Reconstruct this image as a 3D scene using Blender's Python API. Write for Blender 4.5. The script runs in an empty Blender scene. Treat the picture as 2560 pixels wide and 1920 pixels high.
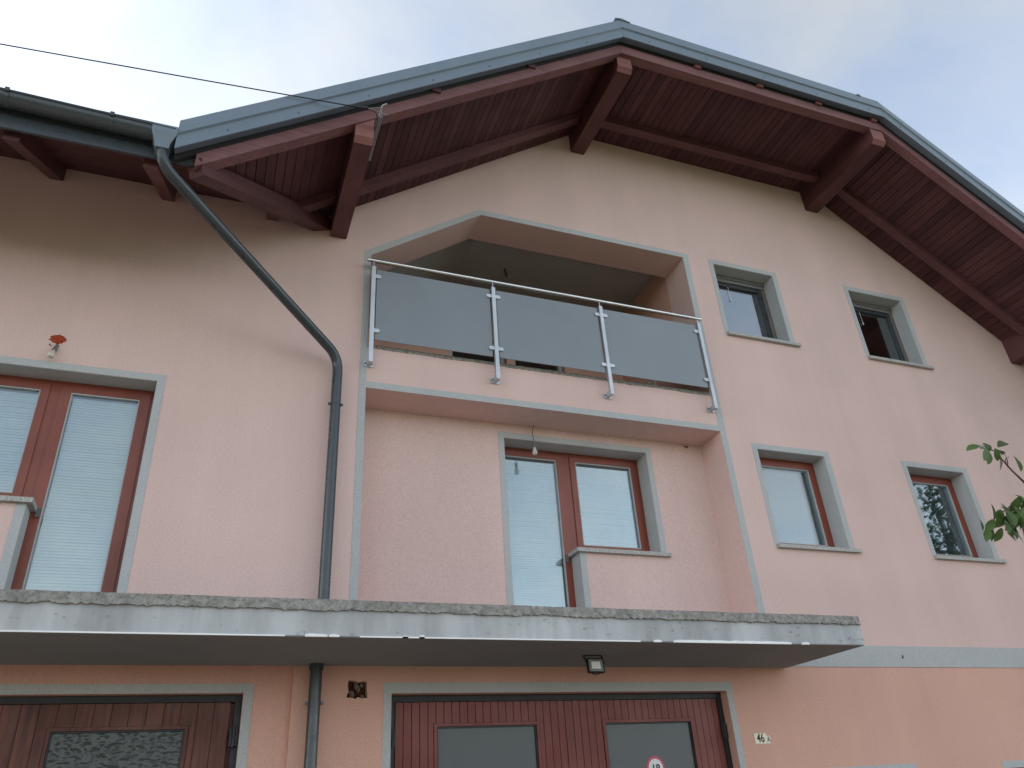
import bpy, bmesh, math, random
from mathutils import Vector, Matrix, noise
from mathutils.geometry import tessellate_polygon
random.seed(7)
scene = bpy.context.scene
COL = scene.collection

# ------------------------------------------------------------------ camera
cam = bpy.data.cameras.new('camera')
cam_ob = bpy.data.objects.new('camera', cam); COL.objects.link(cam_ob)
PITCH, YAW, ROLL, FPX = 0.51386419, 0.39000024, -0.06692327, 1931.867
cy, sy = math.cos(YAW), math.sin(YAW)
fwd = Vector((sy*math.cos(PITCH), cy*math.cos(PITCH), math.sin(PITCH)))
rgt = Vector((cy, -sy, 0)); up = rgt.cross(fwd)
c_, s_ = math.cos(ROLL), math.sin(ROLL)
r2, u2 = c_*rgt + s_*up, -s_*rgt + c_*up
m = Matrix((r2, u2, -fwd)).transposed().to_4x4(); m.translation = (0, -6.6, 1.6)
cam_ob.matrix_world = m
cam.sensor_width = 36; cam.lens = 36*FPX/2560; cam.clip_start = 0.05; cam.clip_end = 3000
scene.camera = cam_ob

# ------------------------------------------------------------------ world, sun, exposure
SUN_EL, SUN_AZ = math.radians(30), math.radians(-66)      # behind the house, to the left
world = bpy.data.worlds.new('World'); scene.world = world; world.use_nodes = True
nt = world.node_tree; N = nt.nodes; L = nt.links; N.clear()
out = N.new('ShaderNodeOutputWorld'); bg = N.new('ShaderNodeBackground'); bg.inputs[1].default_value = 0.125
sky = N.new('ShaderNodeTexSky'); sky.sky_type = 'NISHITA'; sky.sun_disc = False
sky.sun_elevation = SUN_EL; sky.sun_rotation = SUN_AZ; sky.air_density = 1.0; sky.dust_density = 1.3; sky.ozone_density = 1.0
tc = N.new('ShaderNodeTexCoord'); sep = N.new('ShaderNodeSeparateXYZ'); L.new(tc.outputs['Generated'], sep.inputs[0])
def wmath(op, a, b):
    n = N.new('ShaderNodeMath'); n.operation = op
    for i, v in enumerate((a, b)):
        if isinstance(v, (int, float)): n.inputs[i].default_value = v
        else: L.new(v, n.inputs[i])
    return n.outputs[0]
zz = wmath('ADD', wmath('ABSOLUTE', sep.outputs[2], 0), 0.25)
comb = N.new('ShaderNodeCombineXYZ')
L.new(wmath('DIVIDE', sep.outputs[0], zz), comb.inputs[0]); L.new(wmath('DIVIDE', sep.outputs[1], zz), comb.inputs[1])
cn = N.new('ShaderNodeTexNoise'); cn.inputs['Scale'].default_value = 2.1; cn.inputs['Detail'].default_value = 7; cn.inputs['Roughness'].default_value = 0.55; cn.inputs['Distortion'].default_value = 0.4
L.new(comb.outputs[0], cn.inputs['Vector'])
ramp = N.new('ShaderNodeValToRGB'); ramp.color_ramp.elements[0].position = 0.40; ramp.color_ramp.elements[0].color = (0.42,)*3+(1,)
ramp.color_ramp.elements[1].position = 0.64; ramp.color_ramp.elements[1].color = (0.85,)*3+(1,)
L.new(cn.outputs['Fac'], ramp.inputs[0])
bw = N.new('ShaderNodeRGBToBW'); L.new(sky.outputs[0], bw.inputs[0])
lum = wmath('MULTIPLY', bw.outputs[0], 1.75)
tint = N.new('ShaderNodeMix'); tint.data_type = 'RGBA'; tint.blend_type = 'MULTIPLY'; tint.inputs[0].default_value = 1
cc = N.new('ShaderNodeCombineColor'); [L.new(lum, cc.inputs[i]) for i in range(3)]
L.new(cc.outputs[0], tint.inputs[6]); tint.inputs[7].default_value = (0.95, 0.985, 1.0, 1)
mixs = N.new('ShaderNodeMix'); mixs.data_type = 'RGBA'
L.new(ramp.outputs[0], mixs.inputs[0]); L.new(sky.outputs[0], mixs.inputs[6]); L.new(tint.outputs[2], mixs.inputs[7])
L.new(mixs.outputs[2], bg.inputs[0]); L.new(bg.outputs[0], out.inputs[0])

sun = bpy.data.lights.new('sun', 'SUN'); sun.energy = 1.5; sun.angle = math.radians(10); sun.color = (1, 0.95, 0.87)
sun_ob = bpy.data.objects.new('sun', sun); COL.objects.link(sun_ob)
sdir = Vector((math.sin(SUN_AZ)*math.cos(SUN_EL), math.cos(SUN_AZ)*math.cos(SUN_EL), math.sin(SUN_EL)))
sun_ob.rotation_euler = (-sdir).to_track_quat('-Z', 'Y').to_euler(); sun_ob.location = sdir*60

scene.view_settings.view_transform = 'Standard'; scene.view_settings.look = 'None'
scene.view_settings.gamma = 1; scene.view_settings.exposure = 1.5; scene.view_settings.use_curve_mapping = False
scene.cycles.use_denoising = True
scene.cycles.max_bounces = 10; scene.cycles.diffuse_bounces = 5; scene.cycles.transparent_max_bounces = 16

# ------------------------------------------------------------------ materials
class NT:
    def __init__(s, name):
        s.m = bpy.data.materials.new(name); s.m.use_nodes = True
        s.t = s.m.node_tree; s.n = s.t.nodes; s.l = s.t.links
        s.b = s.n['Principled BSDF']; s.o = s.n['Material Output']
        s.pos = s.n.new('ShaderNodeNewGeometry').outputs['Position']
    def link(s, a, b): s.l.new(a, b)
    def noise(s, scale, detail=4, rough=0.55, vec=None, stretch=None, dist=0):
        n = s.n.new('ShaderNodeTexNoise'); n.inputs['Scale'].default_value = scale; n.inputs['Detail'].default_value = detail
        n.inputs['Roughness'].default_value = rough; n.inputs['Distortion'].default_value = dist
        v = vec or s.pos
        if stretch:
            mp = s.n.new('ShaderNodeMapping'); mp.inputs['Scale'].default_value = stretch; s.link(v, mp.inputs[0]); v = mp.outputs[0]
        s.link(v, n.inputs['Vector']); return n.outputs['Fac']
    def ramp(s, f, p0, c0, p1, c1):
        r = s.n.new('ShaderNodeValToRGB'); e = r.color_ramp.elements
        c = lambda v: (v, v, v, 1) if isinstance(v, (int, float)) else (*v, 1)
        e[0].position = p0; e[0].color = c(c0); e[1].position = p1; e[1].color = c(c1); s.link(f, r.inputs[0]); return r.outputs[0]
    def mix(s, f, a, b, mode='MIX'):
        x = s.n.new('ShaderNodeMix'); x.data_type = 'RGBA'; x.blend_type = mode
        for i, v in ((0, f), (6, a), (7, b)):
            if hasattr(v, 'links'): s.link(v, x.inputs[i])
            elif i == 0: x.inputs[0].default_value = v
            else: x.inputs[i].default_value = (*v, 1)
        return x.outputs[2]
    def math(s, op, a, b=0.0):
        n = s.n.new('ShaderNodeMath'); n.operation = op
        for i, v in enumerate((a, b)):
            if hasattr(v, 'links'): s.link(v, n.inputs[i])
            else: n.inputs[i].default_value = v
        return n.outputs[0]
    def bump(s, h, strength, dist=0.01, prev=None):
        b = s.n.new('ShaderNodeBump'); b.inputs['Strength'].default_value = strength; b.inputs['Distance'].default_value = dist
        s.link(h, b.inputs['Height'])
        if prev: s.link(prev, b.inputs['Normal'])
        return b.outputs[0]
    def fin(s, col=None, rough=0.8, normal=None, metal=0, spec=None):
        if col is not None:
            if hasattr(col, 'links'): s.link(col, s.b.inputs['Base Color'])
            else: s.b.inputs['Base Color'].default_value = (*col, 1)
        if hasattr(rough, 'links'): s.link(rough, s.b.inputs['Roughness'])
        else: s.b.inputs['Roughness'].default_value = rough
        s.b.inputs['Metallic'].default_value = metal
        if spec is not None: s.b.inputs['Specular IOR Level'].default_value = spec
        if normal: s.link(normal, s.b.inputs['Normal'])
        return s.m
M = {}
def stucco(name, col, grain=0.42, streak=0.05):
    k = NT(name)
    blot = k.ramp(k.noise(0.9, 5), 0.3, 0.94, 0.7, 1.03)
    fine = k.ramp(k.noise(70, 3, 0.7), 0.3, 0.85, 0.72, 1.09)
    stre = k.ramp(k.noise(1.0, 5, 0.6, stretch=(2.2, 2.2, 0.16)), 0.35, 1.0-streak, 0.6, 1.0)
    c = k.mix(1, col, blot, 'MULTIPLY'); c = k.mix(1, c, fine, 'MULTIPLY'); c = k.mix(1, c, stre, 'MULTIPLY')
    h = k.noise(110, 4, 0.75)
    return k.fin(c, 0.92, k.bump(h, grain, 0.006), spec=0.2)
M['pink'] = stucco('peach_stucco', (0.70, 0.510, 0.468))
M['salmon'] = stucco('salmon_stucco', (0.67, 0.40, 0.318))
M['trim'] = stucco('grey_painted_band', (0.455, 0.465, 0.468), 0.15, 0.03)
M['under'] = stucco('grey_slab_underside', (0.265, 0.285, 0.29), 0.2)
M['ceil'] = stucco('grey_ceiling_plaster', (0.40, 0.40, 0.38), 0.2)

def wood(name, col, along=1, var=0.25, rough=0.5, spec=0.35, grain=0.2):
    k = NT(name)
    oi = k.n.new('ShaderNodeObjectInfo'); to = k.n.new('ShaderNodeTexCoord')
    st = [26, 26, 26]; st[along] = 1.3
    g = k.noise(1.0, 6, 0.65, stretch=tuple(st), dist=0.6)
    gc = k.ramp(g, 0.28, 1-grain*1.6, 0.72, 1+grain*0.5)
    r = k.ramp(oi.outputs['Random'], 0, 1-var, 1, 1+var*0.6)
    wear = k.ramp(k.noise(2.2, 5), 0.35, 0.86, 0.68, 1.08)
    c = k.mix(1, col, gc, 'MULTIPLY'); c = k.mix(1, c, r, 'MULTIPLY'); c = k.mix(1, c, wear, 'MULTIPLY')
    return k.fin(c, k.ramp(wear, 0.85, rough+0.12, 1.1, rough), k.bump(g, 0.25, 0.004), spec=spec)
M['beam'] = wood('stained_beam_y', (0.125, 0.048, 0.049), 1)
M['beamx'] = wood('stained_beam_x', (0.13, 0.053, 0.054), 0)
M['board'] = wood('stained_soffit_board', (0.10, 0.040, 0.041), 1, 0.30, 0.55, 0.25)
M['boardx'] = wood('stained_soffit_board_x', (0.095, 0.038, 0.037), 0, 0.15, 0.6, 0.2)
M['verge'] = wood('faded_verge_board', (0.22, 0.103, 0.105), 0, 0.08, 0.6, 0.3)
M['endgrain'] = wood('beam_end_grain', (0.27, 0.12, 0.115), 0, 0.2, 0.7, 0.2)
M['frame'] = wood('red_brown_joinery', (0.235, 0.052, 0.028), 2, 0.05, 0.33, 0.5, 0.10)
M['plank'] = wood('garage_plank', (0.19, 0.042, 0.032), 2, 0.05, 0.4, 0.4, 0.12)
M['veneer'] = wood('garage_board', (0.16, 0.045, 0.028), 2, 0.14, 0.4, 0.4, 0.45)

def metal(name, col, rough=0.35, spec=0.5, met=0.0, var=0.06):
    k = NT(name)
    c = k.mix(1, col, k.ramp(k.noise(3, 4), 0.3, 1-var, 0.7, 1+var), 'MULTIPLY')
    rr = k.ramp(k.noise(9, 4), 0.3, max(0.05, rough-0.06), 0.7, rough+0.08)
    return k.fin(c, rr, None, met, spec)
M['flash'] = metal('blue_grey_sheet_metal', (0.145, 0.185, 0.23), 0.38, 0.5)
M['anthracite'] = metal('anthracite_pipe', (0.042, 0.052, 0.060), 0.28, 0.5)
M['dark'] = metal('black_painted_steel', (0.012, 0.014, 0.015), 0.45, 0.4)
M['black'] = metal('black_plastic', (0.008, 0.008, 0.009), 0.4, 0.4)
M['steel'] = metal('brushed_steel', (0.62, 0.62, 0.61), 0.24, 0.5, 1.0, 0.1)
M['steelp'] = metal('galvanised_post', (0.52, 0.55, 0.58), 0.42, 0.5, 0.55, 0.15)
M['galv'] = metal('galvanised_bar', (0.28, 0.29, 0.29), 0.5, 0.5, 0.5, 0.25)
M['alu'] = metal('dark_grey_window_frame', (0.035, 0.04, 0.043), 0.3, 0.5)
M['alu2'] = metal('grey_shutter_slat', (0.16, 0.16, 0.155), 0.4, 0.5)
M['white'] = metal('white_paint', (0.78, 0.79, 0.78), 0.6, 0.3)
M['blind'] = metal('white_blind_slat', (0.78, 0.80, 0.79), 0.5, 0.4)
M['cream'] = metal('cream_enamel', (0.72, 0.68, 0.52), 0.35, 0.5)
M['ink'] = metal('black_lettering', (0.012, 0.012, 0.012), 0.5, 0.3)
M['pinkred'] = metal('pink_red_print', (0.52, 0.07, 0.13), 0.4, 0.4)
M['paper'] = metal('white_print', (0.72, 0.72, 0.71), 0.5, 0.4)
M['socket'] = metal('grey_socket', (0.12, 0.12, 0.12), 0.5, 0.4)
M['cord'] = metal('brown_cord', (0.16, 0.09, 0.06), 0.7, 0.2)
M['lens'] = metal('grey_lamp_lens', (0.22, 0.24, 0.25), 0.25, 0.5)
M['roofdark'] = metal('dark_roof_deck', (0.03, 0.028, 0.03), 0.8, 0.2)

def concrete():
    k = NT('painted_slab_edge')
    base = k.ramp(k.noise(1.4, 6), 0.3, (0.41, 0.425, 0.435), 0.7, (0.52, 0.535, 0.545))
    streak = k.ramp(k.noise(1.0, 6, 0.65, stretch=(3.5, 3.5, 0.5)), 0.34, 0.68, 0.60, 1.0)
    spots = k.ramp(k.noise(13, 3, 0.6, stretch=(1, 1, 1.6)), 0.63, 1.0, 0.71, 0.45)
    c = k.mix(1, base, streak, 'MULTIPLY'); c = k.mix(0.6, c, spots, 'MULTIPLY')
    return k.fin(c, 0.85, k.bump(k.noise(30, 5), 0.15, 0.006), spec=0.2)
M['slab'] = concrete()
k = NT('rough_concrete')
c = k.ramp(k.noise(22, 6, 0.7), 0.28, (0.16, 0.155, 0.14), 0.66, (0.37, 0.36, 0.33))
pits = k.ramp(k.noise(34, 5, 0.75), 0.34, 0.45, 0.45, 1.0)
M['conc'] = k.fin(k.mix(1, c, pits, 'MULTIPLY'), 0.95, k.bump(k.noise(40, 6, 0.75), 0.9, 0.015), spec=0.1)
k = NT('speckled_granite')
v = k.noise(150, 2, 0.6)
M['granite'] = k.fin(k.ramp(v, 0.38, (0.20, 0.195, 0.185), 0.62, (0.54, 0.53, 0.50)), 0.55, None, spec=0.4)
k = NT('brick_red_patch')
M['brick'] = k.fin(k.ramp(k.noise(30, 4), 0.3, (0.24, 0.035, 0.016), 0.7, (0.40, 0.075, 0.03)), 0.95, k.bump(k.noise(60, 4), 0.8, 0.01), spec=0.1)
k = NT('broken_masonry')
M['rubble'] = k.fin(k.ramp(k.noise(26, 4, 0.6), 0.35, (0.03, 0.014, 0.010), 0.68, (0.16, 0.055, 0.035)), 0.95, k.bump(k.noise(40, 4), 1, 0.02), spec=0.1)
k = NT('mortar_lump')
M['mortar'] = k.fin(k.ramp(k.noise(40, 4), 0.3, (0.10, 0.085, 0.075), 0.7, (0.28, 0.25, 0.22)), 0.95, spec=0.1)
k = NT('ground_paving')
M['ground'] = k.fin(k.ramp(k.noise(6, 6, 0.7), 0.3, (0.20, 0.16, 0.13), 0.7, (0.30, 0.245, 0.20)), 0.95, k.bump(k.noise(50, 5), 0.5, 0.01), spec=0.15)
k = NT('meadow')
M['grass'] = k.fin(k.ramp(k.noise(0.4, 8, 0.7), 0.3, (0.035, 0.06, 0.018), 0.7, (0.09, 0.12, 0.035)), 0.95, spec=0.1)
k = NT('leaf_green')
oi = k.n.new('ShaderNodeObjectInfo')
lc = k.mix(k.noise(3.0, 3), (0.04, 0.085, 0.018), (0.115, 0.20, 0.045))
lc = k.mix(1, lc, k.ramp(oi.outputs['Random'], 0, 0.6, 1, 1.15), 'MULTIPLY')
k.b.inputs['Subsurface Weight'].default_value = 0
tr = k.n.new('ShaderNodeBsdfTranslucent'); k.link(lc, tr.inputs[0]); mx = k.n.new('ShaderNodeMixShader'); mx.inputs[0].default_value = 0.35
M['leaf'] = k.fin(lc, 0.42, spec=0.45)
k.link(k.b.outputs[0], mx.inputs[1]); k.link(tr.outputs[0], mx.inputs[2]); k.link(mx.outputs[0], k.o.inputs[0])
k = NT('walnut_bark')
M['bark'] = k.fin(k.ramp(k.noise(14, 5, stretch=(1, 1, .3)), 0.3, (0.045, 0.036, 0.028), 0.7, (0.13, 0.11, 0.09)), 0.95, k.bump(k.noise(30, 4), 0.6, 0.01), spec=0.1)

def glass(name, refl=0.16, tint=(0.78, 0.84, 0.85), bump=0.0, rough=0.0):
    k = NT(name); k.n.remove(k.b)
    tr = k.n.new('ShaderNodeBsdfTransparent'); tr.inputs[0].default_value = (*tint, 1)
    gl = k.n.new('ShaderNodeBsdfGlossy'); gl.inputs['Roughness'].default_value = rough; gl.inputs[0].default_value = (0.92, 0.97, 1, 1)
    fr = k.n.new('ShaderNodeFresnel'); fr.inputs[0].default_value = 1.55
    f = k.math('MINIMUM', k.math('ADD', fr.outputs[0], refl), 0.95)
    nb = k.bump(k.noise(0.8, 2), bump, 0.02) if bump else None
    if nb: k.link(nb, gl.inputs['Normal'])
    ms = k.n.new('ShaderNodeMixShader'); k.link(f, ms.inputs[0]); k.link(tr.outputs[0], ms.inputs[1]); k.link(gl.outputs[0], ms.inputs[2])
    k.link(ms.outputs[0], k.o.inputs[0]); return k.m
M['glass'] = glass('double_glazing', 0.07, (0.88, 0.93, 0.94), bump=0.03)
M['glassd'] = glass('upper_glazing', 0.22, (0.5, 0.56, 0.58), bump=0.04)
k = NT('pale_bulb_glass'); k.b.inputs['Transmission Weight'].default_value = 0.5
M['bulb'] = k.fin((0.8, 0.78, 0.7), 0.25, spec=0.5)
k = NT('frosted_glass')
M['frost'] = k.fin(k.mix(1, (0.205, 0.228, 0.25), k.ramp(k.noise(1.3, 5, 0.6), 0.3, 0.93, 0.7, 1.05), 'MULTIPLY'), k.ramp(k.noise(2.0, 5, 0.65), 0.3, 0.26, 0.7, 0.42), spec=0.6)
k = NT('grey_door_glass')
M['doorglass'] = k.fin((0.05, 0.06, 0.062), k.ramp(k.noise(120, 2), 0.3, 0.22, 0.7, 0.45), k.bump(k.noise(120, 2), 0.12, 0.003), spec=0.55)
k = NT('hammered_glass')
vo = k.n.new('ShaderNodeTexVoronoi'); vo.feature = 'SMOOTH_F1'; vo.inputs['Scale'].default_value = 1.0
mp = k.n.new('ShaderNodeMapping'); mp.inputs['Scale'].default_value = (21, 21, 40); k.link(k.pos, mp.inputs[0])
nz = k.n.new('ShaderNodeTexNoise'); nz.inputs['Scale'].default_value = 20; k.link(k.pos, nz.inputs['Vector'])
va = k.n.new('ShaderNodeVectorMath'); va.operation = 'ADD'; k.link(mp.outputs[0], va.inputs[0]); k.link(nz.outputs['Color'], va.inputs[1]); k.link(va.outputs[0], vo.inputs['Vector'])
M['hammer'] = k.fin((0.035, 0.043, 0.041), 0.2, k.bump(vo.outputs['Distance'], 0.5, 0.012), spec=0.45)
k = NT('matt_dark_room')
M['room'] = k.fin((0.10, 0.095, 0.09), 0.9, spec=0.1)

# ------------------------------------------------------------------ mesh helpers
class MB:
    def __init__(s): s.v = []; s.f = []; s.mi = []
    def add(s, vs, fs, mi=0):
        o = len(s.v); s.v += [tuple(v) for v in vs]; s.f += [tuple(i+o for i in f) for f in fs]; s.mi += [mi]*len(fs); return s
    def box(s, x0, x1, y0, y1, z0, z1, mi=0):
        return s.add([(x0,y0,z0),(x1,y0,z0),(x1,y1,z0),(x0,y1,z0),(x0,y0,z1),(x1,y0,z1),(x1,y1,z1),(x0,y1,z1)],
                     [(0,3,2,1),(4,5,6,7),(0,1,5,4),(1,2,6,5),(2,3,7,6),(3,0,4,7)], mi)
    def bar(s, a, b, w, h, up=(0,0,1), mi=0):
        """box beam from a to b (top-centre line), w wide, h deep below the line"""
        a, b = Vector(a), Vector(b); d = (b-a).normalized(); sd = d.cross(Vector(up)).normalized(); u = sd.cross(d)
        vs = []
        for p in (a, b): vs += [p-sd*w/2-u*h, p+sd*w/2-u*h, p+sd*w/2, p-sd*w/2]
        return s.add(vs, [(0,1,2,3),(7,6,5,4),(0,4,5,1),(1,5,6,2),(2,6,7,3),(3,7,4,0)], mi)
    def vbeam(s, a, b, y0, y1, h0, h1, mi=0):
        """sloped beam in an xz plane: a,b=(x,z) reference line, vertical ends, from z+h0 to z+h1"""
        (xa, za), (xb, zb) = a, b
        return s.add([(xa,y0,za+h0),(xb,y0,zb+h0),(xb,y1,zb+h0),(xa,y1,za+h0),(xa,y0,za+h1),(xb,y0,zb+h1),(xb,y1,zb+h1),(xa,y1,za+h1)],
                     [(0,3,2,1),(4,5,6,7),(0,1,5,4),(1,2,6,5),(2,3,7,6),(3,0,4,7)], mi)
    def tube(s, path, r, n=12, caps=True, mi=0):
        P = [Vector(p) for p in path]; rs = r if isinstance(r, (list, tuple)) else [r]*len(P)
        t0 = (P[1]-P[0]).normalized(); a = t0.orthogonal().normalized(); rings = []; o = len(s.v)
        for i, p in enumerate(P):
            t = (P[min(i+1, len(P)-1)]-P[max(i-1, 0)]).normalized()
            a = (a - t*a.dot(t)).normalized(); b = t.cross(a)
            s.v += [tuple(p + rs[i]*(math.cos(2*math.pi*k/n)*a + math.sin(2*math.pi*k/n)*b)) for k in range(n)]
        for i in range(len(P)-1):
            for k in range(n):
                s.f.append((o+i*n+k, o+i*n+(k+1) % n, o+(i+1)*n+(k+1) % n, o+(i+1)*n+k)); s.mi.append(mi)
        if caps:
            s.f.append(tuple(o+k for k in reversed(range(n)))); s.f.append(tuple(o+(len(P)-1)*n+k for k in range(n))); s.mi += [mi]*2
        return s
    def lathe(s, prof, c, n=14, mi=0):
        """prof = [(r,z)] round the z axis at c"""
        o = len(s.v)
        for r, z in prof: s.v += [(c[0]+r*math.cos(2*math.pi*k/n), c[1]+r*math.sin(2*math.pi*k/n), c[2]+z) for k in range(n)]
        for i in range(len(prof)-1):
            for k in range(n): s.f.append((o+i*n+k, o+i*n+(k+1) % n, o+(i+1)*n+(k+1) % n, o+(i+1)*n+k)); s.mi.append(mi)
        return s
    def poly(s, loops, y0, y1, mi=0):
        """solid of an xz outline with holes between y0 (front) and y1"""
        pts = [p for lp in loops for p in lp]; o = len(s.v); n = len(pts)
        tris = tessellate_polygon([[Vector((x, z, 0)) for x, z in lp] for lp in loops])
        s.v += [(x, y0, z) for x, z in pts] + [(x, y1, z) for x, z in pts]
        for t in tris:
            s.f.append(tuple(o+i for i in t)); s.f.append(tuple(o+n+i for i in reversed(t))); s.mi += [mi]*2
        i0 = 0
        for lp in loops:
            for i in range(len(lp)):
                a, b = i0+i, i0+(i+1) % len(lp); s.f.append((o+a, o+b, o+n+b, o+n+a)); s.mi.append(mi)
            i0 += len(lp)
        return s
    def build(s, name, mats, parent=None, smooth=False, origin=None):
        me = bpy.data.meshes.new(name)
        off = Vector(origin) if origin else Vector()
        me.from_pydata([tuple(Vector(v)-off) for v in s.v], [], s.f)
        for mt in (mats if isinstance(mats, (list, tuple)) else [mats]): me.materials.append(M[mt] if isinstance(mt, str) else mt)
        for i, p in enumerate(me.polygons): p.material_index = s.mi[i]; p.use_smooth = smooth
        bm = bmesh.new(); bm.from_mesh(me); bmesh.ops.recalc_face_normals(bm, faces=bm.faces); bm.to_mesh(me); bm.free()
        if smooth:
            try: me.set_sharp_from_angle(angle=math.radians(35))
            except Exception: pass
        ob = bpy.data.objects.new(name, me); COL.objects.link(ob); ob.location = off
        if parent:
            ob.parent = parent; ob.matrix_parent_inverse = Matrix.Identity(4)
            ob.location = off - wloc(parent)
        return ob
def wloc(o):
    v = Vector()
    while o: v += o.location; o = o.parent
    return v
def empty(name, loc):
    o = bpy.data.objects.new(name, None); COL.objects.link(o); o.location = loc; o.empty_display_size = 0.1; return o
def tag(o, label, cat=None, group=None, kind=None):
    if label: o['label'] = label
    if cat: o['category'] = cat
    if group: o['group'] = group
    if kind: o['kind'] = kind
    return o
def stuff(o): o['kind'] = 'stuff'; return o
def smoothpath(pts, rad, n=7):
    P = [Vector(p) for p in pts]; res = [P[0]]
    for i in range(1, len(P)-1):
        a, b, c = P[i-1], P[i], P[i+1]; r = rad[i-1] if isinstance(rad, (list, tuple)) else rad
        p0 = b+(a-b).normalized()*r; p1 = b+(c-b).normalized()*r
        for k in range(n+1):
            t = k/n; res.append(p0*(1-t)**2 + b*2*t*(1-t) + p1*t*t)
    return res+[P[-1]]
def copy_to(o, parent, loc, rot=None):
    c = o.copy(); COL.objects.link(c); c.parent = parent; c.location = Vector(loc)-wloc(parent)
    if rot: c.rotation_euler = rot
    return c

# ------------------------------------------------------------------ ground
g = MB().box(-600, 600, -600, 600, -0.6, -0.02).build('ground', 'grass'); g['kind'] = 'structure'
g = MB().box(-12, 20, -14, 0.2, -0.3, 0.0).build('paved_yard', 'ground'); g['kind'] = 'structure'

# ------------------------------------------------------------------ house shell
XL, XR, XV, YB = -6.0, 11.25, 0.636, 9.0
ML, MR, ZT = 0.726, 0.738, 9.72
def S(x):                                   # underside of the gable soffit
    return min(ZT, 7.637+ML*(x-0.963), 9.559-MR*(x-8.111))
XP, XK = 0.963+(ZT-7.637)/ML, 8.111+(9.559-ZT)/MR    # peak and kink
def W(y): return 7.40+0.62*y                # underside of the wing soffit
house = empty('house', (3, 0, 0))
tag(house, 'peach rendered house with grey painted bands, brown timber eaves and two garages', 'house')

Z0 = 2.80
rec = [(1.17, 3.0), (5.262, 3.0), (5.262, 5.366), (1.17, 5.366)]
log = [(1.17, 5.835), (5.255, 5.835), (5.252, 7.905), (2.456, 7.915), (1.17, 7.012)]
def rect(x0, x1, z0, z1): return [(x0, z0), (x1, z0), (x1, z1), (x0, z1)]
WIN = [(5.722, 6.672, 6.80, 7.905), (8.002, 8.972, 6.805, 7.935), (5.731, 6.698, 4.045, 5.195), (7.996, 8.957, 4.035, 5.195)]
leftL = [(-0.675, 3.0), (-0.675, 5.172), (-2.42, 5.172), (-2.42, 4.0), (-1.425, 4.0), (-1.425, 3.0)]
outer = [(XL, Z0), (XR, Z0), (XR, S(XR)+.01), (XK, ZT+.01), (XP, ZT+.01), (XV, 7.41), (XL, 7.41)]
wall = MB().poly([outer, rec, log, leftL]+[rect(*w) for w in WIN], 0, 0.45).build('facade_wall', 'pink', house)
# recess behind the french balcony
midL = [(2.748, 3.0), (3.515, 3.0), (3.515, 4.01), (4.491, 4.01), (4.491, 5.20), (2.748, 5.20)]
MB().poly([rect(1.0, 5.45, 2.98, 5.5), midL], 0.42, 0.72).build('recess_wall', 'pink', house)
# loggia interior
lg = MB(); lg.box(1.02, 1.17, 0.452, 2.2, 5.3, 8.3); lg.box(5.255, 5.45, 0.452, 2.2, 5.3, 8.3)
lg.poly([rect(1.02, 5.45, 5.3, 8.4), rect(2.62, 3.44, 5.45, 7.45), rect(3.54, 4.32, 5.45, 7.45)], 1.9, 2.2)
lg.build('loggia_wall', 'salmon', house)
MB().poly([[(2.6, 8.11), (5.45, 8.11), (5.45, 8.4), (1.02, 8.4), (1.02, 7.0)]], 0.455, 2.2).build('loggia_ceiling', 'ceil', house)
MB().box(1.02, 5.45, 0.453, 2.2, 5.28, 5.44).build('loggia_floor', 'conc', house)
for x0, x1 in ((2.62, 3.44), (3.54, 4.32)):
    d = MB().poly([rect(x0+.004, x1-.004, 5.46, 7.445), rect(x0+.06, x1-.06, 5.56, 7.39)], 1.98, 2.05).build('loggia_door', 'trim', house)
    MB().box(x0+.06, x1-.06, 2.01, 2.02, 5.56, 7.39).build('glass_pane', 'glassd', d)
# ground floor walls
garR = [(1.476, -.2), (4.697, -.2), (4.697, 2.558), (1.476, 2.558)]
garL = [(-2.92, -.2), (0.334, -.2), (0.334, 2.578), (-2.92, 2.578)]
rng = random.Random(3)
hole = []
for k in range(20):
    t = k/20*4; e = int(t); f = t-e
    q = [(1.122+.15*f, 2.527), (1.272, 2.527+.125*f), (1.272-.15*f, 2.652), (1.122, 2.652-.125*f)][e]
    hole.append((q[0]+rng.uniform(-.009, .009), q[1]+rng.uniform(-.009, .009)))
GW = [(5.731, 6.698, 0.8, 1.80), (7.996, 8.957, 0.8, 1.78)]
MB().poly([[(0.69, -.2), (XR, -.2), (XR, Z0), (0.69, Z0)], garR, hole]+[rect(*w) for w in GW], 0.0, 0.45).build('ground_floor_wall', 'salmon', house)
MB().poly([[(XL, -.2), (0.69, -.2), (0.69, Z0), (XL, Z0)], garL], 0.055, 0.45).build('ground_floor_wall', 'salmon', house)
# sides, back, floors
sh = MB(); sh.box(XR-.4, XR, 0.45, YB, -.2, S(XR)); sh.box(XL, XL+.4, 0.45, YB, -.2, 7.41); sh.box(XL, XR, YB-.4, YB, -.2, 7.6)
sh.build('side_wall', 'pink', house)
fl = MB(); fl.box(XL+.4, XR-.4, .72, YB-.4, 2.75, 2.95); fl.box(XL+.4, XR-.4, 2.2, YB-.4, 5.28, 5.44); fl.box(XL+.4, 1.02, .45, 2.2, 5.28, 5.44); fl.box(5.45, XR-.4, .45, 2.2, 5.28, 5.44)
fl.box(7.3, 7.4, .45, YB-.4, 5.44, 9.5); fl.box(7.3, 7.4, .45, YB-.4, 2.95, 5.28)
fl.build('inner_floor', 'room', house)
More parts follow.
